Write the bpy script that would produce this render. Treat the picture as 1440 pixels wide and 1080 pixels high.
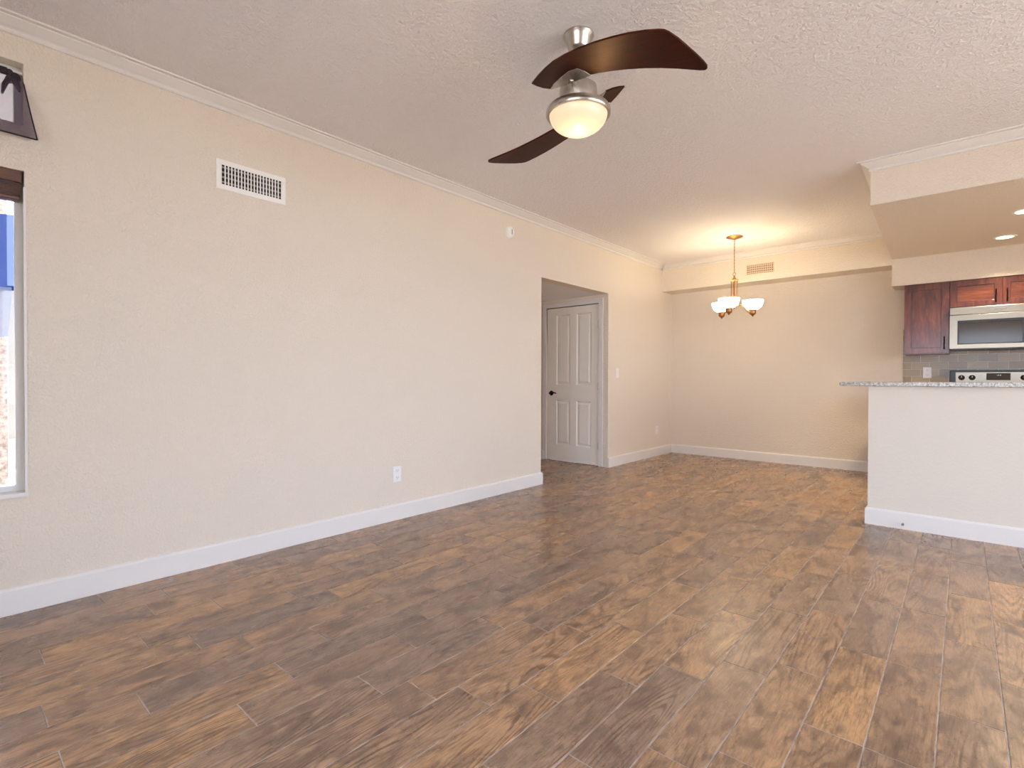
import bpy, bmesh, math, random
from mathutils import Vector, Matrix
random.seed(7)
PI = math.pi
scene = bpy.context.scene
for o in list(bpy.data.objects): bpy.data.objects.remove(o)
C = scene.collection

H = 2.625; XP, YP = 2.642, 4.537; XS, YS = 2.583, 6.731; YB = 7.068; YBM = 6.765; ZBM = 2.266; ZS = 2.317; ZS2 = 2.036
X1 = 6.0; Y0 = -2.4; ZOP = 2.061; OY1, OY2 = 4.039, 5.321
# ------------------------------------------------------------------ camera
CAM = Vector((3.1641, 0.0, 1.05))
yaw, pit, rol = math.radians(41.3163), math.radians(-0.5811), math.radians(0.1593)
F = Vector((-math.sin(yaw)*math.cos(pit), math.cos(yaw)*math.cos(pit), math.sin(pit)))
R = Vector((math.cos(yaw), math.sin(yaw), 0)); U = R.cross(F)
R2 = R*math.cos(rol) + U*math.sin(rol); U2 = U*math.cos(rol) - R*math.sin(rol)
cd = bpy.data.cameras.new('camera'); cam = bpy.data.objects.new('camera', cd); C.objects.link(cam)
cd.sensor_width = 36; cd.lens = 722.97*36/1440; cd.clip_start = 0.05
M = Matrix((R2, U2, -F)).transposed().to_4x4(); M.translation = CAM
cam.matrix_world = M
scene.camera = cam
# ------------------------------------------------------------------ view, world, sun
vs = scene.view_settings
vs.view_transform = 'Standard'; vs.look = 'None'; vs.gamma = 1; vs.exposure = 1.12; vs.use_curve_mapping = False
scene.cycles.use_denoising = True
scene.cycles.max_bounces = 16; scene.cycles.diffuse_bounces = 10; scene.cycles.transparent_max_bounces = 16
scene.cycles.sample_clamp_indirect = 6
w = bpy.data.worlds.new('sky'); scene.world = w; w.use_nodes = True
bg = w.node_tree.nodes['Background']; bg.inputs[0].default_value = (0.72, 0.80, 1.0, 1); bg.inputs[1].default_value = 5.0
def light(name, kind, loc, energy, col, rot=None, **kw):
    l = bpy.data.lights.new(name, kind); l.energy = energy; l.color = col
    for k, v in kw.items(): setattr(l, k, v)
    o = bpy.data.objects.new(name, l); C.objects.link(o); o.location = loc
    if rot: o.rotation_euler = rot
    return o
light('sun', 'SUN', (0, 0, 10), 9, (1, .97, .92), (math.radians(10), math.radians(38), 0), angle=math.radians(.6))
# daylight through the left window and the added doors and windows (portals guide the sky light)
def portal(name, loc, rot, sx, sy):
    o = light(name, 'AREA', loc, 1, (1, 1, 1), rot, shape='RECTANGLE', size=sx, size_y=sy)
    o.data.cycles.is_portal = True
    return o
portal('added_rear_door_daylight', (3.55, -2.56, 1.1), (PI/2, 0, 0), 3.3, 2.2)
portal('added_kitchen_window_daylight', (X1+.16, 5.7, 1.55), (0, PI/2, 0), .9, 1.4)
portal('added_right_window_daylight', (X1+.16, 2.45, 1.25), (0, PI/2, 0), 2.0, 3.7)
portal('left_window_daylight', (-.18, -.5, 1.5), (0, -PI/2, 0), 2.0, 1.6)


# ------------------------------------------------------------------ materials
def srgb(r, g, b):
    f = lambda c: ((c/255+.055)/1.055)**2.4 if c/255 > .04045 else c/255/12.92
    return (f(r), f(g), f(b), 1)
def mat(name, col, rough=.6, metal=0, spec=.5):
    m = bpy.data.materials.new(name); m.use_nodes = True
    b = m.node_tree.nodes['Principled BSDF']
    b.inputs['Base Color'].default_value = col; b.inputs['Roughness'].default_value = rough
    b.inputs['Metallic'].default_value = metal; b.inputs['Specular IOR Level'].default_value = spec
    return m
class G:
    """small node-graph helper"""
    def __init__(s, m): s.nt = m.node_tree; s.b = s.nt.nodes.get('Principled BSDF')
    def n(s, t, ins=None, **kw):
        nd = s.nt.nodes.new(t)
        for k, v in kw.items(): setattr(nd, k, v)
        for k, v in (ins or {}).items():
            if isinstance(v, bpy.types.NodeSocket): s.nt.links.new(v, nd.inputs[k])
            else: nd.inputs[k].default_value = v
        return nd
    def math(s, op, a, b=0.0):
        return s.n('ShaderNodeMath', {0: a, 1: b}, operation=op).outputs[0]
    def noise(s, vec, scale, detail=3, rough=.5, dist=0):
        return s.n('ShaderNodeTexNoise', {'Vector': vec, 'Scale': scale, 'Detail': detail, 'Roughness': rough, 'Distortion': dist})
    def ramp(s, fac, stops):
        r = s.n('ShaderNodeValToRGB', {0: fac}); e = r.color_ramp.elements
        e[0].position, e[0].color = stops[0]; e[1].position, e[1].color = stops[-1]
        for p, c in stops[1:-1]:
            x = e.new(p); x.color = c
        return r.outputs[0]
    def mix(s, fac, a, b, mode='MIX'):
        nd = s.n('ShaderNodeMix', data_type='RGBA', blend_type=mode)
        for k, v in ((0, fac), (6, a), (7, b)):
            if isinstance(v, bpy.types.NodeSocket): s.nt.links.new(v, nd.inputs[k])
            else: nd.inputs[k].default_value = v
        return nd.outputs[2]
    def bump(s, h, strength, dist=.002):
        nd = s.n('ShaderNodeBump', {'Height': h, 'Strength': strength, 'Distance': dist})
        s.nt.links.new(nd.outputs[0], s.b.inputs['Normal'])
    def pos(s): return s.n('ShaderNodeNewGeometry').outputs['Position']
    def obj(s): return s.n('ShaderNodeTexCoord').outputs['Object']
    def to(s, sock, name): s.nt.links.new(sock, s.b.inputs[name])
def textured_paint(name, col, scale, strength, dist=.004):
    m = mat(name, col, .75, spec=.25); g = G(m); p = g.pos()
    a = g.noise(p, scale, 4, .55, .3).outputs[0]
    b = g.noise(p, scale*.42, 2, .5, .5).outputs[0]
    h = g.math('ADD', g.ramp(a, [(.42, (0, 0, 0, 1)), (.62, (1, 1, 1, 1))]), g.math('MULTIPLY', b, .8))
    g.bump(h, strength, dist)
    return m
WALL = textured_paint('wall_paint', srgb(228, 217, 202), 85, .75, .003)
PEN = textured_paint('smooth_wall_paint', srgb(218, 210, 198), 60, .15, .003)
CEIL = textured_paint('ceiling_paint', srgb(234, 231, 232), 60, .75, .004)
TRIM = mat('white_trim', srgb(224, 220, 216), .45)
DOORM = mat('door_paint', srgb(232, 226, 216), .45)
WHITE = mat('white_plastic', srgb(240, 238, 234), .4)
OUTLETM = mat('outlet_plastic', srgb(236, 234, 232), .35)
VINYL = mat('vinyl_frame', srgb(222, 222, 220), .45)
DARK = mat('painted_void_shade', srgb(28, 22, 22), .8)  # dark colour painting the shade inside slots, the vent and door gaps
BLACK = mat('black_plastic', srgb(14, 13, 13), .3)
NICKEL = mat('brushed_nickel', srgb(190, 184, 176), .28, 1)
g = G(NICKEL); g.to(g.n('ShaderNodeMapRange', {0: g.noise(g.n('ShaderNodeMapping', {0: g.obj(), 3: (1, 1, 40)}).outputs[0], 30).outputs[0], 3: .2, 4: .42}).outputs[0], 'Roughness')
BRONZE = mat('dark_bronze', srgb(52, 38, 28), .35, 1)
BRASS = mat('antique_brass', srgb(186, 140, 88), .35, 1)
STEEL = mat('stainless_steel', srgb(150, 141, 127), .4, 1)
g = G(STEEL); g.to(g.n('ShaderNodeMapRange', {0: g.noise(g.n('ShaderNodeMapping', {0: g.obj(), 3: (1, 1, 60)}).outputs[0], 12).outputs[0], 3: .22, 4: .4}).outputs[0], 'Roughness')
SCREEN = mat('dark_glass', srgb(52, 46, 40), .1, 0, .4)
CONC = mat('outdoor_concrete', srgb(190, 178, 165), .9)
STUCCO = mat('pink_stucco', srgb(150, 132, 122), .95); g = G(STUCCO)
g.to(g.ramp(g.noise(g.pos(), 26, 5, .7).outputs[0], [(.35, srgb(150, 132, 124)), (.6, srgb(222, 206, 196))]), 'Base Color')
g.bump(g.noise(g.pos(), 30, 4).outputs[0], .8, .03)

def wood_mat(name, c1, c2, c3, stretch, rough=.3, coat=0):
    m = mat(name, c2, rough); g = G(m)
    v = g.n('ShaderNodeMapping', {0: g.obj(), 3: stretch}).outputs[0]
    a = g.noise(v, 3.0, 6, .6, .8).outputs[0]
    g.to(g.ramp(a, [(.3, c1), (.5, c2), (.72, c3)]), 'Base Color')
    g.b.inputs['Coat Weight'].default_value = coat; g.b.inputs['Coat Roughness'].default_value = .15
    return m
CAB = wood_mat('cherry_cabinet_wood', srgb(58, 24, 16), srgb(94, 42, 26), srgb(132, 68, 38), (9, 9, 1.6), .28, .3)
CABH = wood_mat('cherry_cabinet_wood_flat_grain', srgb(62, 26, 12), srgb(100, 46, 20), srgb(138, 74, 32), (1.6, 9, 9), .28, .3)
BLADE = wood_mat('mahogany_blade', srgb(24, 3, 2), srgb(46, 7, 4), srgb(66, 14, 8), (2, 26, 10), .42, 0)
BLADE.node_tree.nodes['Principled BSDF'].inputs['Specular IOR Level'].default_value = .3
BLADE.node_tree.nodes['Principled BSDF'].inputs['Specular Tint'].default_value = (1, .6, .3, 1)
SLAT = wood_mat('brown_blind_wood', srgb(62, 38, 30), srgb(98, 64, 50), srgb(126, 88, 72), (12, 1.5, 12), .4)

def grain_floor():
    m = mat('wood_look_tile', srgb(140, 100, 70), .36); g = G(m)
    uv = g.n('ShaderNodeUVMap', uv_map='UVMap').outputs[0]     # metres on the tile, shifted by a random amount for each tile
    rnd = g.n('ShaderNodeUVMap', uv_map='tile_random').outputs[0]
    sx = g.n('ShaderNodeSeparateXYZ', {0: uv}); rx = g.n('ShaderNodeSeparateXYZ', {0: rnd})
    r1, r2 = rx.outputs[0], rx.outputs[1]
    z = g.math('MULTIPLY', r1, 37)
    v = g.n('ShaderNodeCombineXYZ', {0: g.math('MULTIPLY', sx.outputs[0], 1.0), 1: g.math('MULTIPLY', sx.outputs[1], .15), 2: z}).outputs[0]
    # cathedral contour lines
    base = g.noise(v, 6.5, 1.5, .4, .12).outputs[0]
    freq = g.math('ADD', 15, g.math('MULTIPLY', r2, 14))
    lines = g.math('SINE', g.math('MULTIPLY', g.math('MULTIPLY', base, freq), 6.283))
    jit = g.noise(v, 60, 3, .6).outputs[0]
    lines = g.math('ADD', g.math('MULTIPLY', lines, .5), g.math('MULTIPLY', g.math('SUBTRACT', jit, .5), 1.5))
    lin = g.ramp(lines, [(-.0, (0, 0, 0, 1)), (.30, (.6, .6, .6, 1)), (.55, (1, 1, 1, 1))])
    mask = g.ramp(g.noise(v, 9, 2, .5).outputs[0], [(.36, (.15, .15, .15, 1)), (.60, (1, 1, 1, 1))])
    lin = g.math('MULTIPLY', lin, mask)
    # fine straight pores
    v2 = g.n('ShaderNodeCombineXYZ', {0: sx.outputs[0], 1: g.math('MULTIPLY', sx.outputs[1], .09), 2: z}).outputs[0]
    pores = g.ramp(g.noise(v2, 190, 3, .6).outputs[0], [(.46, (0, 0, 0, 1)), (.66, (1, 1, 1, 1))])
    # broad blotches
    v3 = g.n('ShaderNodeCombineXYZ', {0: sx.outputs[0], 1: g.math('MULTIPLY', sx.outputs[1], .45), 2: z}).outputs[0]
    blot = g.noise(v3, 13, 4, .6, .6).outputs[0]
    col = g.ramp(r1, [(0, srgb(176, 142, 112)), (.25, srgb(194, 154, 117)), (.5, srgb(166, 138, 116)), (.75, srgb(206, 162, 116)), (1, srgb(160, 136, 118))])
    fineb = g.noise(v3, 45, 4, .65, .4).outputs[0]
    blf = g.ramp(g.math('ADD', g.math('MULTIPLY', blot, .62), g.math('MULTIPLY', fineb, .38)), [(.42, (0, 0, 0, 1)), (.60, (1, 1, 1, 1))])
    col = g.mix(g.math('MULTIPLY', blf, .68), col, srgb(104, 86, 76))
    col = g.mix(g.math('MULTIPLY', lin, g.math('ADD', .40, g.math('MULTIPLY', r2, .35))), col, srgb(88, 66, 54))
    col = g.mix(g.math('MULTIPLY', pores, .45), col, srgb(88, 68, 56))
    g.to(col, 'Base Color')
    g.to(g.n('ShaderNodeMapRange', {0: blot, 3: .20, 4: .34}).outputs[0], 'Roughness')
    g.bump(g.math('MULTIPLY', lin, -1), .12, .001)
    return m
TILE = grain_floor()
GROUT = mat('grey_grout', srgb(164, 150, 138), .85); g = G(GROUT)
g.to(g.ramp(g.noise(g.pos(), 14, 3).outputs[0], [(.3, srgb(160, 144, 134)), (.7, srgb(206, 196, 190))]), 'Base Color')

GRAN = mat('speckled_granite', srgb(170, 162, 152), .2); g = G(GRAN)
n1 = g.noise(g.pos(), 70, 4, .7).outputs[0]; n2 = g.noise(g.pos(), 28, 3, .6, 1).outputs[0]
c = g.ramp(n1, [(.36, srgb(88, 80, 74)), (.46, srgb(160, 152, 142)), (.62, srgb(206, 200, 190))])
g.to(g.mix(g.ramp(n2, [(.5, (0, 0, 0, 1)), (.7, (.6, .6, .6, 1))]), c, srgb(128, 112, 98)), 'Base Color')

def backsplash():
    m = mat('glass_subway_tile', srgb(140, 124, 96), .22, 0, .4); g = G(m)
    p = g.n('ShaderNodeSeparateXYZ', {0: g.pos()})
    v = g.n('ShaderNodeCombineXYZ', {0: p.outputs[0], 1: g.math('SUBTRACT', p.outputs[2], .345), 2: 0.0}).outputs[0]
    br = g.n('ShaderNodeTexBrick', {'Vector': v, 'Color1': srgb(166, 140, 98), 'Color2': srgb(134, 110, 74), 'Mortar': srgb(196, 186, 164), 'Scale': 1.0,
        'Mortar Size': .0022, 'Mortar Smooth': .1, 'Bias': 0.0, 'Brick Width': .152, 'Row Height': .0745}, offset=.5)
    g.to(br.outputs[0], 'Base Color')
    g.bump(g.math('SUBTRACT', g.math('MULTIPLY', g.noise(g.pos(), 18, 2).outputs[0], .5), br.outputs[1]), .35, .004)
    return m
SPLASH = backsplash()

def sheer(name, col, alpha):
    m = bpy.data.materials.new(name); m.use_nodes = True; nt = m.node_tree; nt.nodes.remove(nt.nodes['Principled BSDF'])
    g = G(m); out = nt.nodes['Material Output']
    d = g.n('ShaderNodeBsdfDiffuse', {0: col}); t = g.n('ShaderNodeBsdfTranslucent', {0: col}); tr = g.n('ShaderNodeBsdfTransparent')
    m1 = g.n('ShaderNodeMixShader', {0: .45, 1: d.outputs[0], 2: t.outputs[0]})
    m2 = g.n('ShaderNodeMixShader', {0: alpha, 1: tr.outputs[0], 2: m1.outputs[0]})
    nt.links.new(m2.outputs[0], out.inputs[0]); return m
SHEER = sheer('dark_sheer_fabric', srgb(104, 90, 110), .68)
KNOT = mat('dark_fabric', srgb(42, 36, 44), .9)
BLUE = sheer('blue_fabric', srgb(54, 84, 156), .95)
PALEBLUE = sheer('pale_blue_fabric', srgb(150, 168, 200), .7)
def glass_mat():
    m = bpy.data.materials.new('window_glass'); m.use_nodes = True; nt = m.node_tree; nt.nodes.remove(nt.nodes['Principled BSDF'])
    g = G(m); out = nt.nodes['Material Output']
    tr = g.n('ShaderNodeBsdfTransparent', {0: (.95, .97, .96, 1)}); gl = g.n('ShaderNodeBsdfGlossy', {1: .02})
    fr = g.n('ShaderNodeFresnel', {0: 1.3})
    mx = g.n('ShaderNodeMixShader', {0: fr.outputs[0], 1: tr.outputs[0], 2: gl.outputs[0]})
    nt.links.new(mx.outputs[0], out.inputs[0]); return m
GLASS = glass_mat()
def emis(name, base, ecol, s, rough=.3):
    m = mat(name, base, rough); b = m.node_tree.nodes['Principled BSDF']
    b.inputs['Emission Color'].default_value = ecol; b.inputs['Emission Strength'].default_value = s; return m
BOWL = emis('lit_frosted_glass', srgb(180, 166, 150), (1, .70, .42, 1), .34)
SHADE = emis('lit_alabaster_shade', srgb(245, 238, 222), (1, .84, .58, 1), 6.0)
LED = emis('lit_recessed_lens', srgb(255, 250, 240), (1, .86, .62, 1), 6.0)
CLOCK = emis('clock_digits', srgb(20, 40, 45), (.5, .9, 1, 1), .9)

# ------------------------------------------------------------------ mesh helpers
def obj(name, bm, m, parent=None, smooth=False, bevel=0, seg=2, loc=None):
    bmesh.ops.remove_doubles(bm, verts=bm.verts, dist=1e-5)
    bmesh.ops.recalc_face_normals(bm, faces=bm.faces)
    me = bpy.data.meshes.new(name); bm.to_mesh(me); bm.free()
    for mm in (m if isinstance(m, (list, tuple)) else [m]): me.materials.append(mm)
    if smooth:
        for p in me.polygons: p.use_smooth = True
        try: me.set_sharp_from_angle(angle=math.radians(40))
        except Exception: pass
    o = bpy.data.objects.new(name, me); C.objects.link(o)
    if parent: o.parent = parent
    if bevel:
        b = o.modifiers.new('bevel', 'BEVEL'); b.width = bevel; b.segments = seg; b.limit_method = 'ANGLE'
    if loc is not None: o.location = loc
    return o
def tag(o, label=None, cat=None, group=None, kind=None):
    for k, v in (('label', label), ('category', cat), ('group', group), ('kind', kind)):
        if v: o[k] = v
    return o
def empty(name, loc, label, cat, group=None):
    o = bpy.data.objects.new(name, None); C.objects.link(o); o.location = loc; o.empty_display_size = .05
    return tag(o, label, cat, group)
def box(bm, x0, x1, y0, y1, z0, z1):
    vs_ = [bm.verts.new((x, y, z)) for x in (x0, x1) for y in (y0, y1) for z in (z0, z1)]
    for f in ((0, 1, 3, 2), (4, 6, 7, 5), (0, 4, 5, 1), (2, 3, 7, 6), (0, 2, 6, 4), (1, 5, 7, 3)):
        bm.faces.new([vs_[i] for i in f])
def B(*a):
    bm = bmesh.new(); box(bm, *a); return bm
def Bs(lst):
    bm = bmesh.new()
    for a in lst: box(bm, *a)
    return bm
def lathe(bm, prof, n=32, c=(0, 0, 0), close=True):
    rings = []
    for r, z in prof:
        if r < 1e-6: rings.append([bm.verts.new((c[0], c[1], c[2]+z))])
        else: rings.append([bm.verts.new((c[0]+r*math.cos(2*PI*i/n), c[1]+r*math.sin(2*PI*i/n), c[2]+z)) for i in range(n)])
    for a, b in zip(rings, rings[1:]):
        for i in range(n):
            j = (i+1) % n
            if len(a) == 1 and len(b) == 1: continue
            if len(a) == 1: bm.faces.new((a[0], b[i], b[j]))
            elif len(b) == 1: bm.faces.new((a[i], a[j], b[0]))
            else: bm.faces.new((a[i], a[j], b[j], b[i]))
def L(prof, n=32, c=(0, 0, 0)):
    bm = bmesh.new(); lathe(bm, prof, n, c); return bm
def tube(bm, pts, rad, n=10):
    pts = [Vector(p) for p in pts]; rings = []
    rad = rad if isinstance(rad, (list, tuple)) else [rad]*len(pts)
    up = Vector((.03, .02, 1)).normalized()
    for i, p in enumerate(pts):
        t = (pts[min(i+1, len(pts)-1)]-pts[max(i-1, 0)]).normalized()
        a = t.cross(up)
        if a.length < .05: a = t.cross(Vector((1, 0, 0)))
        a.normalize(); b = t.cross(a)
        rings.append([bm.verts.new(p+(a*math.cos(2*PI*k/n)+b*math.sin(2*PI*k/n))*rad[i]) for k in range(n)])
    for r0, r1 in zip(rings, rings[1:]):
        for k in range(n): bm.faces.new((r0[k], r0[(k+1) % n], r1[(k+1) % n], r1[k]))
    bm.faces.new(rings[0][::-1]); bm.faces.new(rings[-1])
def T(pts, rad, n=10):
    bm = bmesh.new(); tube(bm, pts, rad, n); return bm
def xform(bm, mtx):
    bmesh.ops.transform(bm, matrix=mtx, verts=bm.verts); return bm
def prism(bm, poly, z0, z1):
    a = [bm.verts.new((x, y, z0)) for x, y in poly]; b = [bm.verts.new((x, y, z1)) for x, y in poly]
    bm.faces.new(a[::-1]); bm.faces.new(b); n = len(poly)
    for i in range(n): bm.faces.new((a[i], a[(i+1) % n], b[(i+1) % n], b[i]))
def holed_wall(axis, c0, c1, u0, u1, z0, z1, holes):
    """slab between c0 and c1 on the axis, with rectangular holes (u0, u1, z0, z1)"""
    us = sorted({u0, u1, *[h[0] for h in holes], *[h[1] for h in holes]}); zs = sorted({z0, z1, *[h[2] for h in holes], *[h[3] for h in holes]})
    us = [u for u in us if u0 <= u <= u1]; zs = [z for z in zs if z0 <= z <= z1]
    def solid(i, j):
        if i < 0 or j < 0 or i >= len(us)-1 or j >= len(zs)-1: return False
        u = (us[i]+us[i+1])/2; z = (zs[j]+zs[j+1])/2
        return not any(h[0] < u < h[1] and h[2] < z < h[3] for h in holes)
    P = (lambda c, u, z: (c, u, z)) if axis == 'x' else (lambda c, u, z: (u, c, z))
    bm = bmesh.new()
    def q(*p): bm.faces.new([bm.verts.new(a) for a in p])
    for i in range(len(us)-1):
        for j in range(len(zs)-1):
            if not solid(i, j): continue
            a, b, e, f = us[i], us[i+1], zs[j], zs[j+1]
            for c in (c0, c1): q(P(c, a, e), P(c, b, e), P(c, b, f), P(c, a, f))
            if not solid(i-1, j): q(P(c0, a, e), P(c1, a, e), P(c1, a, f), P(c0, a, f))
            if not solid(i+1, j): q(P(c0, b, e), P(c1, b, e), P(c1, b, f), P(c0, b, f))
            if not solid(i, j-1): q(P(c0, a, e), P(c1, a, e), P(c1, b, e), P(c0, b, e))
            if not solid(i, j+1): q(P(c0, a, f), P(c1, a, f), P(c1, b, f), P(c0, b, f))
    return bm
def sweep(path, prof):
    """profile (offset to the left of the path, z) swept along a plan polyline with mitred corners"""
    P = [Vector((p[0], p[1])) for p in path]; bm = bmesh.new(); rings = []
    for i, p in enumerate(P):
        d0 = (p-P[i-1]).normalized() if i else None
        d1 = (P[i+1]-p).normalized() if i < len(P)-1 else None
        n0 = Vector((-d0.y, d0.x)) if d0 else None; n1 = Vector((-d1.y, d1.x)) if d1 else None
        if n0 is None: m = n1
        elif n1 is None: m = n0
        else:
            m = (n0+n1); m = m/(m.dot(n0))
        rings.append([bm.verts.new((p.x+m.x*o, p.y+m.y*o, z)) for o, z in prof])
    n = len(prof)
    for a, b in zip(rings, rings[1:]):
        for k in range(n): bm.faces.new((a[k], a[(k+1) % n], b[(k+1) % n], b[k]))
    bm.faces.new(rings[0][::-1]); bm.faces.new(rings[-1])
    return bm
def struct(name, bm, m, parent=None, **kw):
    o = obj(name, bm, m, parent, **kw)
    if not parent: o['kind'] = 'structure'
    return o

# ------------------------------------------------------------------ floor: planks of wood-look tile, one mesh
def make_floor():
    W, LN, gr = .1545, .603, .0036
    known = {0: .54, 1: .762, 2: .664, 3: .884, 4: .565, 5: .70, 6: .237, 7: .456, 8: .843, 9: .655, 10: .998, 11: 1.70, 12: 1.795, 13: 1.35, 14: 1.60, 15: 1.785, 16: 1.958, 17: 1.474, 18: 1.766}
    bm = bmesh.new(); uv = bm.loops.layers.uv.new('UVMap'); rn = bm.loops.layers.uv.new('tile_random')
    def quad(a, b, c, d, mi, off=(0, 0), r=(0, 0)):
        vs_ = [bm.verts.new(p) for p in (a, b, c, d)]; f = bm.faces.new(vs_); f.material_index = mi
        for l in f.loops:
            l[uv].uv = (l.vert.co.x+off[0], l.vert.co.y+off[1]); l[rn].uv = r
    # grout bed
    quad((-1.7, Y0-.15, -.0016), (X1, Y0-.15, -.0016), (X1, YB, -.0016), (-1.7, YB, -.0016), 1)
    bvl = .0015
    for row in range(-11, 39):
        x0 = .025+row*W; x1 = x0+W-gr
        rr = random.Random(row+100)
        y = known.get(row, rr.uniform(0, LN)) - 20*LN
        lo, hi = (Y0-.1, YB) if x1 > -.02 else (OY1-.3, OY2+.02)
        if x0 > X1: break
        while y < hi:
            y0, y1 = y, y+LN-gr; y += LN
            if y1 < lo: continue
            y0 = max(y0, lo); y1 = min(y1, hi)
            if y1-y0 < .01: continue
            off = (rr.uniform(0, 50), rr.uniform(0, 50)); r = (rr.random(), rr.random())
            a, b, c, d = (x0+bvl, y0+bvl), (x1-bvl, y0+bvl), (x1-bvl, y1-bvl), (x0+bvl, y1-bvl)
            A, B_, C_, D = (x0, y0), (x1, y0), (x1, y1), (x0, y1)
            t = lambda p, z: (p[0], p[1], z)
            quad(t(a, 0), t(b, 0), t(c, 0), t(d, 0), 0, off, r)
            for p, q_, s, u in ((A, B_, b, a), (B_, C_, c, b), (C_, D, d, c), (D, A, a, d)):
                quad(t(p, -.0016), t(q_, -.0016), t(s, 0), t(u, 0), 0, off, r)
    me = bpy.data.meshes.new('floor'); bm.to_mesh(me); bm.free(); me.materials.append(TILE); me.materials.append(GROUT)
    o = bpy.data.objects.new('floor', me); C.objects.link(o); o['kind'] = 'structure'
make_floor()
struct('trim_1', B(-1.7, X1+.15, Y0-.15, YB+.15, -.15, -.004), CONC)   # slab under the tile

# ------------------------------------------------------------------ room shell
struct('ceiling', B(-2.35, X1+.15, Y0-.15, YB+.15, H, H+.15), CEIL)  # widened past the left wall as an unseen eave to shade the stucco
struct('wall_left', holed_wall('x', -.13, 0, Y0-.15, YB+.15, 0, H, [(-1.3, .292, .532, 1.972), (-1.3, .292, 2.176, 2.449), (OY1, OY2, 0, ZOP)]), WALL)
struct('wall_back', B(-.13, X1+.15, YB, YB+.15, 0, H), WALL)
struct('wall_right', holed_wall('x', X1, X1+.15, Y0-.15, YB+.15, 0, H, [(.6, 4.3, .25, 2.25), (5.0, 6.4, 1.1, 2.0)]), WALL)
struct('wall_rear', holed_wall('y', Y0-.12, Y0, -.13, X1+.15, 0, H, [(1.9, 5.2, 0, 2.2)]), WALL)
struct('wall_bulkhead', B(0, XS, YBM, YB, ZBM, H), WALL)
bm = bmesh.new(); prism(bm, [(XP, YP), (X1, YP), (X1, YS), (XS, YS)], ZS, H)
prism(bm, [(XS, YS), (X1, YS), (X1, YB), (XS, YB)], ZS2, H)
struct('wall_kitchen_soffit', bm, WALL)
struct('wall_peninsula', B(XP, 5.2, YP, YP+.12, 0, 1.004), PEN)
# hallway behind the opening
struct('wall_hall_end', holed_wall('y', OY2, OY2+.12, -1.6, -.13, 0, ZOP+.02, [(-.917, -.128, -.01, 1.96)]), WALL)
struct('wall_hall_near', B(-1.6, -.13, OY1-.12, OY1, 0, ZOP+.02), WALL)
struct('wall_hall_far', B(-1.7, -1.6, OY1-.12, OY2+.12, 0, ZOP+.02), WALL)
struct('ceiling_hall', B(-1.7, -.13, OY1-.12, OY2+.12, ZOP, ZOP+.1), CEIL)
# baseboards
BBP = [(0, 0), (.015, 0), (.015, .106), (.011, .114), (.006, .119), (0, .119)]
struct('baseboard_left', sweep([(-.13, OY1), (0, OY1), (0, Y0)], BBP), TRIM)
struct('baseboard_back', sweep([(2.66, YB), (0, YB), (0, OY2)], BBP), TRIM)
struct('baseboard_peninsula', sweep([(5.2, YP), (XP, YP), (XP, YP+.12)], BBP), TRIM)
struct('baseboard_hall', sweep([(-.96, OY2), (-1.6, OY2), (-1.6, OY1), (-.13, OY1)], BBP), TRIM)
struct('baseboard_right', sweep([(X1, Y0), (X1, YB)], BBP), TRIM)
# crown mouldings
def crown(z): return [(0, z-.064), (.009, z-.064), (.013, z-.058), (.013, z-.050), (.007, z-.046), (.012, z-.041), (.022, z-.036), (.052, z-.015), (.055, z-.013), (.055, z-.008), (.076, z-.007), (.078, z), (0, z)]
CR = crown(H)
struct('trim_2', sweep([(0, YBM), (0, Y0)], CR), TRIM)
struct('trim_3', sweep([(XS+.04, YBM), (0, YBM), (0, YBM-.08)], CR), TRIM)
struct('trim_4', sweep([(X1, YP), (XP, YP), (XS, YBM)], CR), TRIM)
struct('trim_5', sweep([(X1, Y0), (X1, YP)], CR), TRIM)

# ------------------------------------------------------------------ left windows
def window(name, y0, y1, z0, z1, mulls):
    xs = (-.125, -.07); t = .026
    root = struct(name, Bs([(xs[0], xs[1], y0, y1, z0, z0+t), (xs[0], xs[1], y0, y1, z1-t, z1), (xs[0], xs[1], y0, y0+t, z0+t, z1-t), (xs[0], xs[1], y1-t, y1, z0+t, z1-t)] +
        [(xs[0], xs[1], m-.02, m+.02, z0+t, z1-t) for m in mulls]), VINYL)
    struct('pane', B(-.100, -.096, y0+t, y1-t, z0+t, z1-t), GLASS, root)
    return root
w1 = window('window_1', -1.3, .292, .532, 1.972, [-.5])
window('window_2', -1.3, .292, 2.176, 2.449, [-.5])
struct('window_sill', B(-.07, .012, -1.31, .300, .518, .534), TRIM, w1)
struct('window_trim', B(0.0, .004, .288, .297, .534, 1.90), TRIM, w1)
# brown blind drawn up at the head of the lower window
bl = empty('window_blind', (-.04, -.5, 1.972), 'brown wooden blind drawn up tight at the top of the lower left window', 'blind')
obj('headrail', B(-.03, .03, -.785, .785, -.052, 0), SLAT, bl, bevel=.003)
bm = bmesh.new()
for i in range(11): box(bm, -.024, .024, -.78, .78, -.112+i*.0053, -.1088+i*.0053)
obj('slat_stack', bm, SLAT, bl)
obj('bottom_rail', B(-.026, .026, -.78, .78, -.130, -.114), SLAT, bl, bevel=.003)

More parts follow.
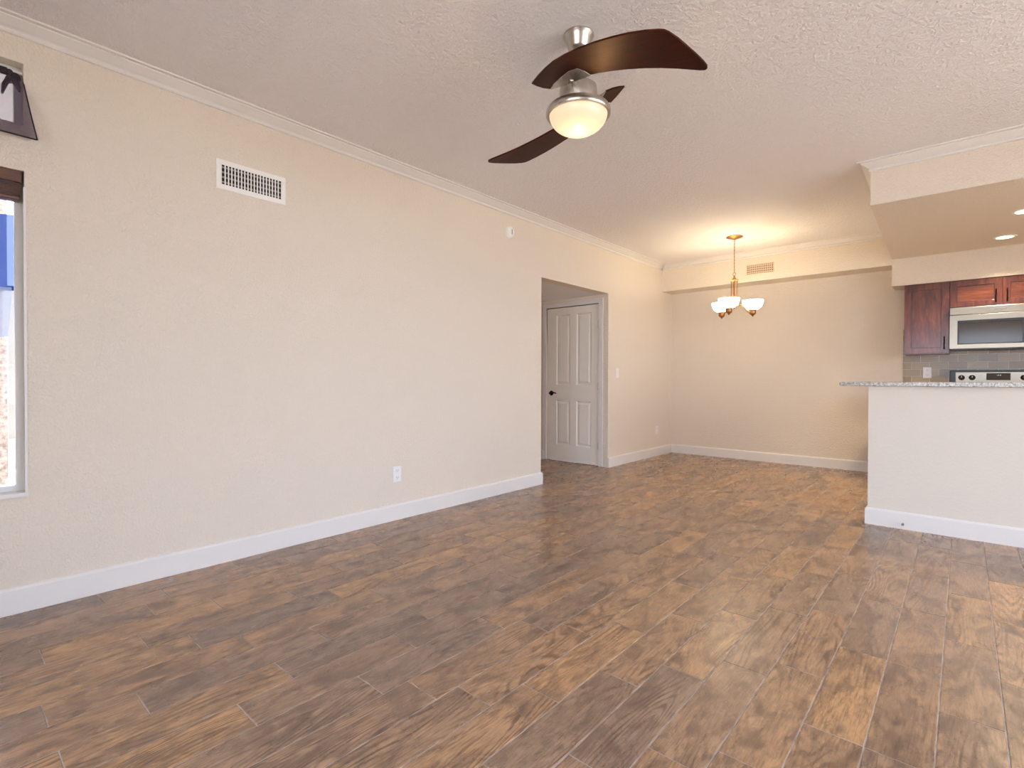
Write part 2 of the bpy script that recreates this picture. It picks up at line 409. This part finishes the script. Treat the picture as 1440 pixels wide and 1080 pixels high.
# dark sheer valance tied on a rod across the upper window
va = empty('window_valance', (0, -.5, 2.40), 'dark sheer fabric valance tied at its corner over the upper left window', 'curtain')
bm = bmesh.new(); nu, nv = 60, 18; grid = []
for i in range(nu+1):
    u = i/nu; col = []
    for j in range(nv+1):
        v = j/nv
        ytop = -1.292+u*(1.582); ybot = -1.33+u*1.662
        k = v**1.5
        y = ytop+(ybot-ytop)*k
        zt = 2.405 - .035*math.sin(PI*min(1, abs((1-u)*3 % 1)))
        z = zt+(2.112-zt)*v
        x = -.03+.072*(1-(1-v)**3) + .009*math.sin(u*46+v*2)*(1-v)**1.5
        col.append(bm.verts.new((x, y+.5, z-2.40)))
    grid.append(col)
for i in range(nu):
    for j in range(nv): bm.faces.new((grid[i][j], grid[i+1][j], grid[i+1][j+1], grid[i][j+1]))
obj('sheer_panel', bm, SHEER, va, smooth=True)
bm = bmesh.new()
tube(bm, [(.042, -.832, -.284), (.043, 0, -.284), (.042, .83, -.288)], .0035, 8)
tube(bm, [(-.03+.072*(1-(1-q)**3), .790+.042*q**1.5, .005-.293*q) for q in [.12+i*.088 for i in range(11)]], .0028, 8)
obj('dark_hem', bm, KNOT, va, smooth=True)
bm = bmesh.new()
for dy, dz, r in ((.014, 0, .019), (-.004, -.014, .015), (.018, -.022, .012), (-.004, .016, .013)):
    s = bmesh.new(); bmesh.ops.create_icosphere(s, subdivisions=2, radius=r)
    for v in s.verts: v.co = Vector((v.co.x*.8-.012, v.co.y+.752+dy, v.co.z*1.25-.02+dz))
    me = bpy.data.meshes.new('t'); s.to_mesh(me); s.free(); bm.from_mesh(me)
tube(bm, [(-.01, .745, -.03), (.0, .73, -.07), (.012, .722, -.115)], [.009, .010, .004], 8)
tube(bm, [(-.01, .76, -.03), (.004, .772, -.06), (.012, .778, -.085)], [.010, .011, .004], 8)
tube(bm, [(-.02, -.78, 0), (-.012, -.3, -.006), (-.012, .1, -.008), (-.012, .5, -.004), (-.018, .74, 0)], .017, 8)
obj('tie_knot', bm, KNOT, va, smooth=True)
obj('rod', T([(-.03, -.79, .014), (-.03, .79, .014)], .007), WHITE, va, smooth=True)

# outdoors, seen through the window
o = struct('ground', B(-30, 30, -30, 30, -.35, -.2), CONC)
struct('wall_outdoor', B(-2.7, -2.5, -6, .42, -.2, 3.2), STUCCO)
cl = empty('hanging_cloth', (-.35, 0, 1.85), 'bright blue cloth hanging outside the lower left window', 'cloth')
def cloth(pts_top, pts_bot, amp, n=16, m_=8):
    bm = bmesh.new(); g_ = []
    for i in range(n+1):
        u = i/n; a = Vector(pts_top[0]).lerp(Vector(pts_top[1]), u); b = Vector(pts_bot[0]).lerp(Vector(pts_bot[1]), u)
        g_.append([bm.verts.new(a.lerp(b, j/m_)+Vector((amp*math.sin(u*14+j*.5), 0, -.012*math.sin(PI*u)*(1-j/m_)))) for j in range(m_+1)])
    for i in range(n):
        for j in range(m_): bm.faces.new((g_[i][j], g_[i+1][j], g_[i+1][j+1], g_[i][j+1]))
    return bm
obj('upper_cloth', cloth([(0, .292, .0), (0, -.55, -.12)], [(0, .29, -.372), (0, -.55, -.46)], .012), BLUE, cl, smooth=True)
obj('lower_cloth', cloth([(.02, .275, -.36), (.02, -.45, -.40)], [(.02, .262, -.60), (.02, -.45, -.76)], .010), PALEBLUE, cl, smooth=True)
dp = tag(obj('post', Bs([(-.39, -.36, .262, .290, .745, 1.50), (-.392, -.356, .259, .293, 1.10, 1.12)]), mat('pale_metal', srgb(205, 205, 202), .5), bevel=.004),
    'pale grey downspout standing just outside the lower left window', 'post')  # pale strip outside the window, built as a plain post

r = struct('added_window_3', Bs([(X1+.05, X1+.1, .6, 4.3, .25, .31), (X1+.05, X1+.1, .6, 4.3, 2.19, 2.25)] + [(X1+.05, X1+.1, (.6, 2.42, 4.25)[i], (.65, 2.47, 4.3)[i], .31, 2.19) for i in range(3)]), VINYL)  # unseen right-wall window, added to brighten the room
struct('pane', B(X1+.07, X1+.075, .62, 4.28, .3, 2.2), GLASS, r)
# unseen glazed doors behind the camera, added for even daylight
r = struct('added_door_2', Bs([(1.9+i*1.1-.03 if i else 1.9, 1.9+i*1.1+.03 if i < 3 else 5.2, Y0-.1, Y0-.05, 0, 2.2) for i in range(4)] + [(1.9, 5.2, Y0-.1, Y0-.05, 2.14, 2.2), (1.9, 5.2, Y0-.1, Y0-.05, 0, .06)]), VINYL)
struct('pane', B(1.92, 5.18, Y0-.08, Y0-.075, .06, 2.14), GLASS, r)
r = struct('added_window_4', Bs([(X1+.05, X1+.1, 5.0, 6.4, 1.1, 1.15), (X1+.05, X1+.1, 5.0, 6.4, 1.95, 2.0), (X1+.05, X1+.1, 5.0, 5.05, 1.15, 1.95), (X1+.05, X1+.1, 6.35, 6.4, 1.15, 1.95)]), VINYL)  # unseen kitchen window, added to brighten the far walls
struct('pane', B(X1+.07, X1+.075, 5.03, 6.37, 1.13, 1.97), GLASS, r)

# ------------------------------------------------------------------ hallway door
def panel_door():
    x0, x1, z0, z1, y = -.913, -.134, .008, 1.954, OY2+.012
    bm = bmesh.new()
    holes = [(-.765, -.555, .975, 1.862), (-.457, -.240, .975, 1.862), (-.765, -.555, .212, .775), (-.457, -.240, .212, .775)]
    b2 = holed_wall('y', y, y+.035, x0, x1, z0, z1, holes)
    me = bpy.data.meshes.new('t'); b2.to_mesh(me); b2.free(); bm.from_mesh(me)
    for a, b, e, f in holes:
        # recessed moulding then raised field
        def ring(i, d): return [(a+i, y+d, e+i), (b-i, y+d, e+i), (b-i, y+d, f-i), (a+i, y+d, f-i)]
        R_ = [[bm.verts.new(p) for p in ring(i, d)] for i, d in ((0, 0), (.010, .010), (.022, .011), (.042, .003))]
        for r0, r1 in zip(R_, R_[1:]):
            for k in range(4): bm.faces.new((r0[k], r0[(k+1) % 4], r1[(k+1) % 4], r1[k]))
        bm.faces.new(R_[-1])
    d = struct('door_1', bm, DOORM)
    fr = Bs([(-.128, -.070, OY2-.006, OY2+.05, 0, 2.018), (-.975, -.917, OY2-.006, OY2+.05, 0, 2.018), (-.917, -.128, OY2-.006, OY2+.05, 1.960, 2.018)])
    struct('door_casing', fr, TRIM, d, bevel=.003)
    struct('painted_gap_shade', B(-.92, -.125, OY2+.052, OY2+.056, 0, 1.97), DARK, d)  # dark sheet behind the closed door, painting the shade in its gaps
    for z in (.246, .965, 1.715):
        struct('hinge', Bs([(-.134, -.126, OY2-.016, OY2+.004, z-.045, z+.045)]), NICKEL, d, bevel=.002)
    hb = bmesh.new(); lathe(hb, [(0, 0), (.030, 0), (.032, .004), (.026, .012), (.011, .014), (.011, .045), (0, .045)], 24)
    xform(hb, Matrix.Translation((-.842, y, .867)) @ Matrix.Rotation(PI/2, 4, 'X'))
    tube(hb, [(-.842, y-.045, .867), (-.81, y-.052, .873), (-.77, y-.05, .876), (-.735, y-.045, .866)], [.010, .009, .008, .006], 10)
    struct('door_handle', hb, BRONZE, d, smooth=True)
panel_door()

# ------------------------------------------------------------------ wall fittings
def vent(loc, rz, w_, h_, cols, rows, label, mf, rim=.028, mb=None, ml=None):
    t = empty('air_vent', loc, label, 'air vent', None); t.rotation_euler = (0, 0, rz)
    # local: x along wall, -y out of the wall, z up
    a, b = w_/2, h_/2
    bm = bmesh.new()
    for q in ((-a, a, -.006, 0, b-rim, b), (-a, a, -.006, 0, -b, -b+rim), (-a, -a+rim, -.006, 0, -b+rim, b-rim), (a-rim, a, -.006, 0, -b+rim, b-rim)): box(bm, *q)
    obj('frame', bm, mf, t, bevel=.002)
    obj('backing', B(-a+rim*.8, a-rim*.8, -.0015, -.0005, -b+rim*.8, b-rim*.8), mb or DARK, t)
    bm = bmesh.new()
    iw = w_-2*rim; ih = h_-2*rim
    for i in range(rows):
        z = -ih/2+(i+.5)*ih/rows; box(bm, -iw/2, iw/2, -.0025, -.0015, z-ih/rows*.17, z+ih/rows*.17)
    obj('rear_louvre', bm, ml or mat('louvre_shade', srgb(150, 142, 136), .6), t)
    bm = bmesh.new()
    for i in range(1, cols):
        x = -iw/2+i*iw/cols; box(bm, x-iw/cols*.17, x+iw/cols*.17, -.006, -.003, -ih/2, ih/2)
    obj('front_louvre', bm, mf, t)
    return t
vent((0, 1.274, 2.202), PI/2, .392, .166, 19, 4, 'white supply air vent with vertical slats high on the left wall', WHITE)
TANV = mat('tan_vent', srgb(214, 196, 172), .5)
vent((1.271, YBM, 2.411), 0, .318, .126, 14, 4, 'small tan return air vent on the bulkhead behind the chandelier', TANV, rim=.010, mb=mat('brown_vent_back', srgb(128, 98, 76), .8), ml=TANV)
sm = empty('smoke_detector', (0, 3.554, 2.400), 'round white smoke detector high on the left wall', 'smoke detector')
bm = L([(0, .036), (.016, .036), (.040, .031), (.052, .020), (.056, .008), (.058, 0), (0, 0)], 32)
obj('housing', xform(bm, Matrix.Rotation(PI/2, 4, 'Y')), WHITE, sm, smooth=True)
obj('sounder_slot', Bs([(.034, .0375, -.004, .004, -.022, .022)]), mat('grey_slot', srgb(130, 126, 122), .6), sm)
def plate(name, loc, rz, label, cat, kind):
    t = empty(name, loc, label, cat); t.rotation_euler = (0, 0, rz)
    obj('cover_plate', B(-.036, .036, -.006, 0, -.058, .058), OUTLETM, t, bevel=.003)
    if kind == 'outlet':
        for z in (-.026, .026):
            s = obj('socket', B(-.016, .016, -.0085, -.006, z-.0165, z+.0165), OUTLETM, t, bevel=.002)
            obj('slot', Bs([(-.0085, -.0065, -.0089, -.0082, z-.002, z+.008), (.0055, .0075, -.0089, -.0082, z-.002, z+.008), (-.002, .002, -.0089, -.0082, z-.010, z-.006)]), DARK, s)
    else:
        obj('rocker', B(-.016, .016, -.010, -.006, -.033, .033), OUTLETM, t, bevel=.002)
    return t
plate('wall_outlet', (0, 2.304, .339), PI/2, 'white duplex outlet low on the long left wall left of the hall opening', 'outlet', 'outlet')
plate('light_switch', (0, 5.53, 1.122), PI/2, 'white light switch on the wall just right of the hall opening', 'light switch', 'switch')
plate('wall_outlet', (0, 6.613, .352), PI/2, 'white outlet low on the left wall near the far corner', 'outlet', 'outlet')
plate('wall_outlet', (2.869, YB-.008, 1.128), 0, 'white outlet on the kitchen backsplash left of the range', 'outlet', 'outlet')
ds = empty('door_stop', (2.852, YP-.015, .040), 'small metal door stop screwed into the peninsula baseboard', 'door stop')
obj('stem', T([(0, 0, 0), (0, -.03, 0)], .005), NICKEL, ds, smooth=True)
obj('rubber_tip', T([(0, -.028, 0), (0, -.04, 0)], .008), mat('grey_rubber', srgb(120, 118, 118), .7), ds, smooth=True)

# ------------------------------------------------------------------ ceiling fan
FX, FY = 1.8227, 1.9818
fan = empty('ceiling_fan', (FX, FY, H), 'two-blade dark wood ceiling fan with nickel body and lit frosted bowl', 'ceiling fan')
Z = lambda z: z-H
obj('canopy', L([(0, 0), (.069, 0), (.070, -.006), (.064, -.014), (.060, -.020), (.048, -.062), (.040, -.072), (.022, -.076), (0, -.076)], 40), NICKEL, fan, smooth=True)
obj('downrod', L([(0, -.07), (.0125, -.07), (.0125, Z(2.40)), (0, Z(2.40))], 20), NICKEL, fan, smooth=True)
obj('motor_housing', L([(0, Z(2.405)), (.030, Z(2.405)), (.034, Z(2.40)), (.036, Z(2.395)), (.074, Z(2.391)), (.084, Z(2.385)), (.086, Z(2.375)), (.085, Z(2.298)), (.080, Z(2.290)), (0, Z(2.290))], 48), NICKEL, fan, smooth=True)
obj('light_rim', L([(.080, Z(2.300)), (.120, Z(2.297)), (.140, Z(2.289)), (.1475, Z(2.274)), (.1475, Z(2.262)), (.143, Z(2.256)), (.134, Z(2.256)), (.133, Z(2.270)), (.080, Z(2.280))], 56), NICKEL, fan, smooth=True)
prof = [(.132*math.cos(a), Z(2.262)-.088*math.sin(a)) for a in [PI/2*i/14 for i in range(15)]]
prof[-1] = (0, prof[-1][1])
obj('glass_bowl', L(prof, 56), BOWL, fan, smooth=True)
bm = bmesh.new()
tube(bm, [(.095, .04, Z(2.29)), (.135, .055, Z(2.29))], .006, 8)
obj('pull_switch', bm, NICKEL, fan, smooth=True)
OUT = [(-.1547,-.1517),(-.0947,-.1864),(-.0328,-.2176),(.0335,-.2458),(.1091,-.2671),(.1844,-.2818),(.2674,-.2906),(.3424,-.2936),(.4106,-.2911),(.4729,-.2828),(.5189,-.2719),(.5371,-.2638),(.5491,-.2492),(.5663,-.2108),(.5791,-.1677),(.5919,-.1226),(.6037,-.0728),(.6072,-.0421),(.6024,-.0294),(.5925,-.0233),(.5737,-.0280),(.5011,-.0602),(.4425,-.0821),(.3803,-.1000),(.3138,-.1138),(.2424,-.1233),(.1888,-.1271),(.1475,-.1269),(.1338,-.1571),(.1152,-.1795),(.0689,-.1743),(.0056,-.1475),(-.0522,-.1189),(-.0914,-.0920),(-.1193,-.1061),(-.1415,-.1276)]
PLT = [(-.0930,-.0900),(-.0522,-.1210),(.0056,-.1500),(.0689,-.1770),(.1152,-.1820),(.1360,-.1571),(.1485,-.1260),(.0697,-.1100),(-.0098,-.0975)]
def slab(poly, th, lift=0):
    bm = bmesh.new(); pz = lambda x, y: Z(2.34)-.2039*x-.1725*y+lift
    n = Vector((.2039, .1725, 1)).normalized()
    a = [bm.verts.new(Vector((x, y, pz(x, y)))) for x, y in poly]; b = [bm.verts.new(Vector((x, y, pz(x, y)))+n*th) for x, y in poly]
    bm.faces.new(a); bm.faces.new(b[::-1])
    for i in range(len(poly)):
        j = (i+1) % len(poly); bm.faces.new((a[i], a[j], b[j], b[i]))
    return bm
for k in range(2):
    rot = Matrix.Rotation(PI*k, 4, 'Z')
    bo = obj('blade', xform(slab(OUT, .008), rot), BLADE, fan, bevel=.002)
    pb = slab(PLT, .004, -.001)
    tube(pb, [(.02, -.06, Z(2.362)), (.035, -.09, Z(2.356)), (.05, -.125, Z(2.354))], [.014, .012, .010], 10)
    obj('blade_bracket', xform(pb, rot), NICKEL, fan, bevel=.001)
light('fan_lamp', 'POINT', (FX, FY, 2.09), .9, (1, .62, .30), shadow_soft_size=.02)

# ------------------------------------------------------------------ chandelier
CX, CY = 1.247, 5.897
ch = empty('chandelier', (CX, CY, H), 'small brass chandelier with three lit upturned alabaster glass shades in dining area', 'chandelier')
obj('canopy', L([(0, 0), (.086, 0), (.086, -.006), (.070, -.014), (.030, -.024), (.012, -.034), (0, -.034)], 36), BRASS, ch, smooth=True)
bm = bmesh.new()
z = -.034; i = 0
while z > Z(2.235):     # chain links with the cord
    tm = bmesh.new(); n = 12; ring = []
    pts = [(.0055*math.cos(2*PI*k/n), 0, z-.011+.011*math.sin(2*PI*k/n)) for k in range(n)]
    if i % 2: pts = [(p[1], p[0], p[2]) for p in pts]
    tube(bm, pts+[pts[0]], .0016, 6); z -= .0175; i += 1
tube(bm, [(.003, 0, -.03), (-.003, .002, -.2), (.003, 0, Z(2.23))], .0024, 6)
obj('chain', bm, BRASS, ch, smooth=True)
bm = bmesh.new(); pts = [(.015*math.cos(2*PI*k/18), .002, Z(2.213)+.017*math.sin(2*PI*k/18)) for k in range(19)]
xform(bm, Matrix()); tube(bm, pts, .003, 8)
obj('hanging_loop', bm, BRASS, ch, smooth=True)
obj('top_finial', L([(0, Z(2.198)), (.008, Z(2.198)), (.009, Z(2.178)), (.016, Z(2.17)), (.020, Z(2.160)), (.040, Z(2.153)), (.042, Z(2.143)), (.030, Z(2.136)), (0, Z(2.136))], 24), BRASS, ch, smooth=True)
for k in range(4):
    a = k*PI/2+.5
    obj('body_rod', T([(.031*math.cos(a), .031*math.sin(a), Z(2.14)), (.028*math.cos(a), .028*math.sin(a), Z(2.02)), (.034*math.cos(a), .034*math.sin(a), Z(1.86))], .0062, 10), BRASS, ch, smooth=True)
obj('hub', L([(0, Z(1.885)), (.034, Z(1.88)), (.044, Z(1.868)), (.044, Z(1.858)), (.030, Z(1.846)), (.012, Z(1.838)), (0, Z(1.826))], 28), BRASS, ch, smooth=True)
for az in (33, 149, 273):
    a = math.radians(az); ca, sa = math.cos(a), math.sin(a); rr = .196
    P_ = lambda r_, z_: (r_*ca, r_*sa, Z(z_))
    obj('arm', T([P_(.03, 1.862), P_(.07, 1.872), P_(.105, 1.848), P_(.135, 1.808), P_(.165, 1.780), P_(rr, 1.776)], .0065, 10), BRASS, ch, smooth=True)
    s = obj('glass_shade', L([(.030, 0), (.062, .012), (.086, .034), (.100, .062), (.107, .094), (.108, .106), (.103, .106), (.102, .094), (.095, .064), (.081, .038), (.058, .018), (.0, .010)], 40), SHADE, ch, smooth=True, loc=(rr*ca, rr*sa, Z(1.814)))
    obj('socket_cup', L([(0, Z(1.740)), (.006, Z(1.743)), (.010, Z(1.752)), (.028, Z(1.768)), (.034, Z(1.778)), (.032, Z(1.802)), (.040, Z(1.816)), (0, Z(1.816))], 24, (rr*ca, rr*sa, 0)), BRASS, ch, smooth=True)
    light('chandelier_lamp', 'POINT', (CX+rr*ca, CY+rr*sa, 1.900), 1.5, (1, .78, .50), shadow_soft_size=.012)

# ------------------------------------------------------------------ recessed kitchen lights
for i, (x, y, lab) in enumerate([(3.425, 6.30, 'round recessed ceiling light nearest the kitchen cabinets'), (3.50, 5.43, 'round recessed ceiling light nearest the peninsula, at the right edge')]):
    t = empty('recessed_light', (x, y, ZS), lab, 'ceiling light', 'recessed lights in the kitchen ceiling')
    obj('trim_ring', L([(.055, -.001), (.060, -.006), (.078, -.005), (.082, 0), (.055, 0)], 40), WHITE, t, smooth=True)
    obj('lens', L([(0, -.004), (.056, -.004), (.056, 0), (0, 0)], 40), LED, t)
    light('recessed_or_added_lamp', 'SPOT', (x, y, ZS-.012), 45, (1, .80, .52), spot_size=math.radians(130), spot_blend=.6, shadow_soft_size=.05)
for yy in (5.43, 6.30): light('recessed_or_added_lamp', 'SPOT', (4.6, yy, ZS-.012), 45, (1, .80, .52), spot_size=math.radians(130), spot_blend=.6, shadow_soft_size=.05)  # extra spots out of view, without fixtures, added to brighten the far end

# ------------------------------------------------------------------ kitchen
sp = struct('wall_backsplash', B(2.661, 5.2, YB-.008, YB, .90, 1.60), SPLASH)
def shaker(parent, x0, x1, z0, z1, y, name='door', rail=.058):
    d = obj(name, holed_wall('y', y-.019, y, x0, x1, z0, z1, [(x0+rail, x1-rail, z0+rail, z1-rail)]), CAB, parent, bevel=.0015)
    obj('panel', B(x0+rail+.003, x1-rail-.003, y-.008, y, z0+rail+.003, z1-rail-.003), CAB if z1-z0 > .4 else CABH, d)
    return d
def pull(parent, x, z0, z1, y):
    obj('handle', T([(x, y, z0+.012), (x, y-.022, z0), (x, y-.030, (z0+z1)/2), (x, y-.022, z1), (x, y, z1-.012)], .0052, 8), BRONZE, parent, smooth=True)
def cabinet(x0, x1, z0, z1, doors, label, yf=6.752, name='wall_cabinet', yb=YB-.009, rail=.058, hz=None):
    t = empty(name, ((x0+x1)/2, (yf+yb)/2, z0), label, 'cabinet'); cx, cy = t.location.x, t.location.y
    b = obj('body', B(x0-cx, x1-cx, yf-cy, yb-cy, 0, z1-z0), CAB, t)
    n = len(doors)
    for (a, bb, hx) in doors:
        d = shaker(t, a+.003-cx, bb-.003-cx, .006, z1-z0-.010, yf-cy, rail=rail)
        h0, h1 = hz if hz else (.04, .17)
        pull(d, hx-cx, h0, h1, yf-.019-cy)
    return t
cabinet(2.690, 3.050, 1.315, 2.036, [(2.690, 3.050, 3.012)], 'tall cherry wall cabinet with one door left of the microwave', hz=(.045, .170))
cabinet(3.052, 3.808, 1.765, 2.036, [(3.052, 3.430, 3.386), (3.430, 3.808, 3.464)], 'short two-door cherry cabinet mounted above the microwave', hz=(.030, .150), rail=.052)
cabinet(3.812, 4.40, 1.315, 2.036, [(3.812, 4.40, 3.86)], 'cherry wall cabinet right of the microwave', hz=(.045, .170))
# microwave
mw = empty('microwave', (3.430, 6.87, 1.350), 'stainless over-range microwave with dark window below the short cabinet', 'microwave')
cx, cy = 3.430, 6.87
obj('body', B(-.377, .377, -.165, .188, .005, .412), BLACK, mw, bevel=.004)
obj('top_grille_panel', B(-.378, .378, -.190, -.165, .338, .410), STEEL, mw, bevel=.004)
dr = obj('door', holed_wall('y', -.190, -.165, -.378, .20, .006, .335, [(-.318, .150, .048, .280)]), STEEL, mw, bevel=.002)
obj('window', B(-.320, .152, -.184, -.170, .046, .282), SCREEN, dr)
obj('window_border', Bs([(-.318, .15, -.187, -.183, .262, .280), (-.318, .15, -.187, -.183, .048, .058), (-.318, -.306, -.187, -.183, .058, .262), (.138, .15, -.187, -.183, .058, .262)]), BLACK, dr)
obj('control_panel', B(.202, .378, -.190, -.165, .006, .335), STEEL, mw, bevel=.003)
obj('handle', T([(.175, -.19, .05), (.175, -.225, .06), (.175, -.228, .17), (.175, -.225, .28), (.175, -.19, .29)], .008, 10), STEEL, dr, smooth=True)
obj('underside_vent', B(-.36, .36, -.15, .17, -.002, .006), BLACK, mw)
cu = bpy.data.curves.new('t', 'FONT'); cu.body = 'Whirlpool'; cu.size = .021; cu.align_x = 'CENTER'; cu.extrude = .0004
tm = bpy.data.objects.new('t', cu); C.objects.link(tm)
bpy.context.view_layer.update()
me = bpy.data.meshes.new_from_object(tm.evaluated_get(bpy.context.evaluated_depsgraph_get())); bpy.data.objects.remove(tm)
me.materials.append(mat('grey_print', srgb(96, 88, 80), .5))
lo = bpy.data.objects.new('logo', me); C.objects.link(lo); lo.parent = mw; lo.location = (-.013, -.1906, .366); lo.rotation_euler = (PI/2, 0, 0)
# range
rg = empty('range', (3.430, 6.73, 0), 'stainless range with black-edged control backguard and dark knobs behind the peninsula', 'range')
yr = 6.73
obj('body', B(-.377, .377, -.30, .315, .10, .885), STEEL, rg, bevel=.004)
obj('cooktop', B(-.380, .380, -.315, .315, .887, .905), SCREEN, rg, bevel=.003)
obj('kick_plate', B(-.36, .36, -.27, .30, 0, .098), BLACK, rg)
ov = obj('oven_door', B(-.370, .370, -.335, -.302, .26, .86), STEEL, rg, bevel=.005)
obj('oven_window', B(-.26, .26, -.339, -.334, .40, .70), SCREEN, ov)
obj('handle', T([(-.30, -.336, .80), (-.29, -.372, .80), (.29, -.372, .80), (.30, -.336, .80)], .011, 10), STEEL, ov, smooth=True)
bgd = obj('backguard', B(-.376, .376, .262, .325, .907, 1.148), BLACK, rg, bevel=.006)
obj('control_face', B(-.332, .332, .252, .261, .930, 1.130), STEEL, bgd, bevel=.003)
dp_ = obj('display', B(-.098, .076, .248, .252, 1.050, 1.120), mat('brown_display', srgb(58, 38, 24), .5), bgd, bevel=.002)
def seg7(bm, x, z, d, s=.009):
    w_, h_, t_ = s*.55, s, s*.16
    S_ = {'a': (0, w_, h_-t_, h_), 'b': (w_-t_, w_, h_/2, h_), 'c': (w_-t_, w_, 0, h_/2), 'd': (0, w_, 0, t_), 'e': (0, t_, 0, h_/2), 'f': (0, t_, h_/2, h_), 'g': (0, w_, h_/2-t_/2, h_/2+t_/2)}
    for c_ in d:
        a0, a1, b0, b1 = S_[c_]; box(bm, x+a0, x+a1, .2470, .2478, z+b0, z+b1)
bm = bmesh.new(); seg7(bm, -.024, 1.094, 'bc'); seg7(bm, -.012, 1.094, 'abged'); seg7(bm, .002, 1.094, 'abcdef'); 
obj('clock_digits', bm, CLOCK, dp_)
for x in (-.285, -.204, .170, .250):
    kb = L([(0, .024), (.017, .024), (.020, .020), (.022, .004), (.026, 0), (0, 0)], 28)
    xform(kb, Matrix.Translation((x, .252, 1.075)) @ Matrix.Rotation(PI/2, 4, 'X'))
    k = obj('knob', kb, BRONZE, bgd, smooth=True)
    obj('pointer', B(x-.002, x+.002, .2255, .228, 1.075, 1.093), NICKEL, k)
# low counters either side of the range, and the bar top
def base_cab(x0, x1, label):
    t = empty('base_cabinet', ((x0+x1)/2, 6.77, 0), label, 'cabinet'); cx_ = (x0+x1)/2
    obj('body', B(x0-cx_, x1-cx_, -.28, .286, .10, .868), CAB, t)
    obj('toe_kick', B(x0-cx_, x1-cx_, -.22, .29, 0, .099), BLACK, t)
    d = shaker(t, x0+.004-cx_, x1-.004-cx_, .12, .70, -.28)
    pull(d, x1-.04-cx_, .55, .67, -.299)
    d2 = obj('drawer', B(x0+.004-cx_, x1-.004-cx_, -.299, -.281, .715, .862), CABH, t, bevel=.002)
    obj('handle', T([(-.06, -.299, .79), (-.05, -.325, .79), (.05, -.325, .79), (.06, -.299, .79)], .005, 8), BRONZE, d2, smooth=True)
base_cab(2.665, 3.050, 'cherry base cabinet left of the range')
base_cab(3.812, 4.40, 'cherry base cabinet right of the range')
for x0, x1, s in ((2.66, 3.050, 'left'), (3.811, 4.40, 'right')):
    tag(obj('countertop', B(x0, x1, 6.455, YB-.009, .869, .899), GRAN, bevel=.003), 'speckled granite counter on the base cabinet %s of the range' % s, 'countertop')
tag(obj('bar_top', B(2.464, 5.25, 4.500, 4.90, 1.0045, 1.035), GRAN, bevel=.004), 'long speckled grey granite bar top along the white peninsula wall', 'countertop')
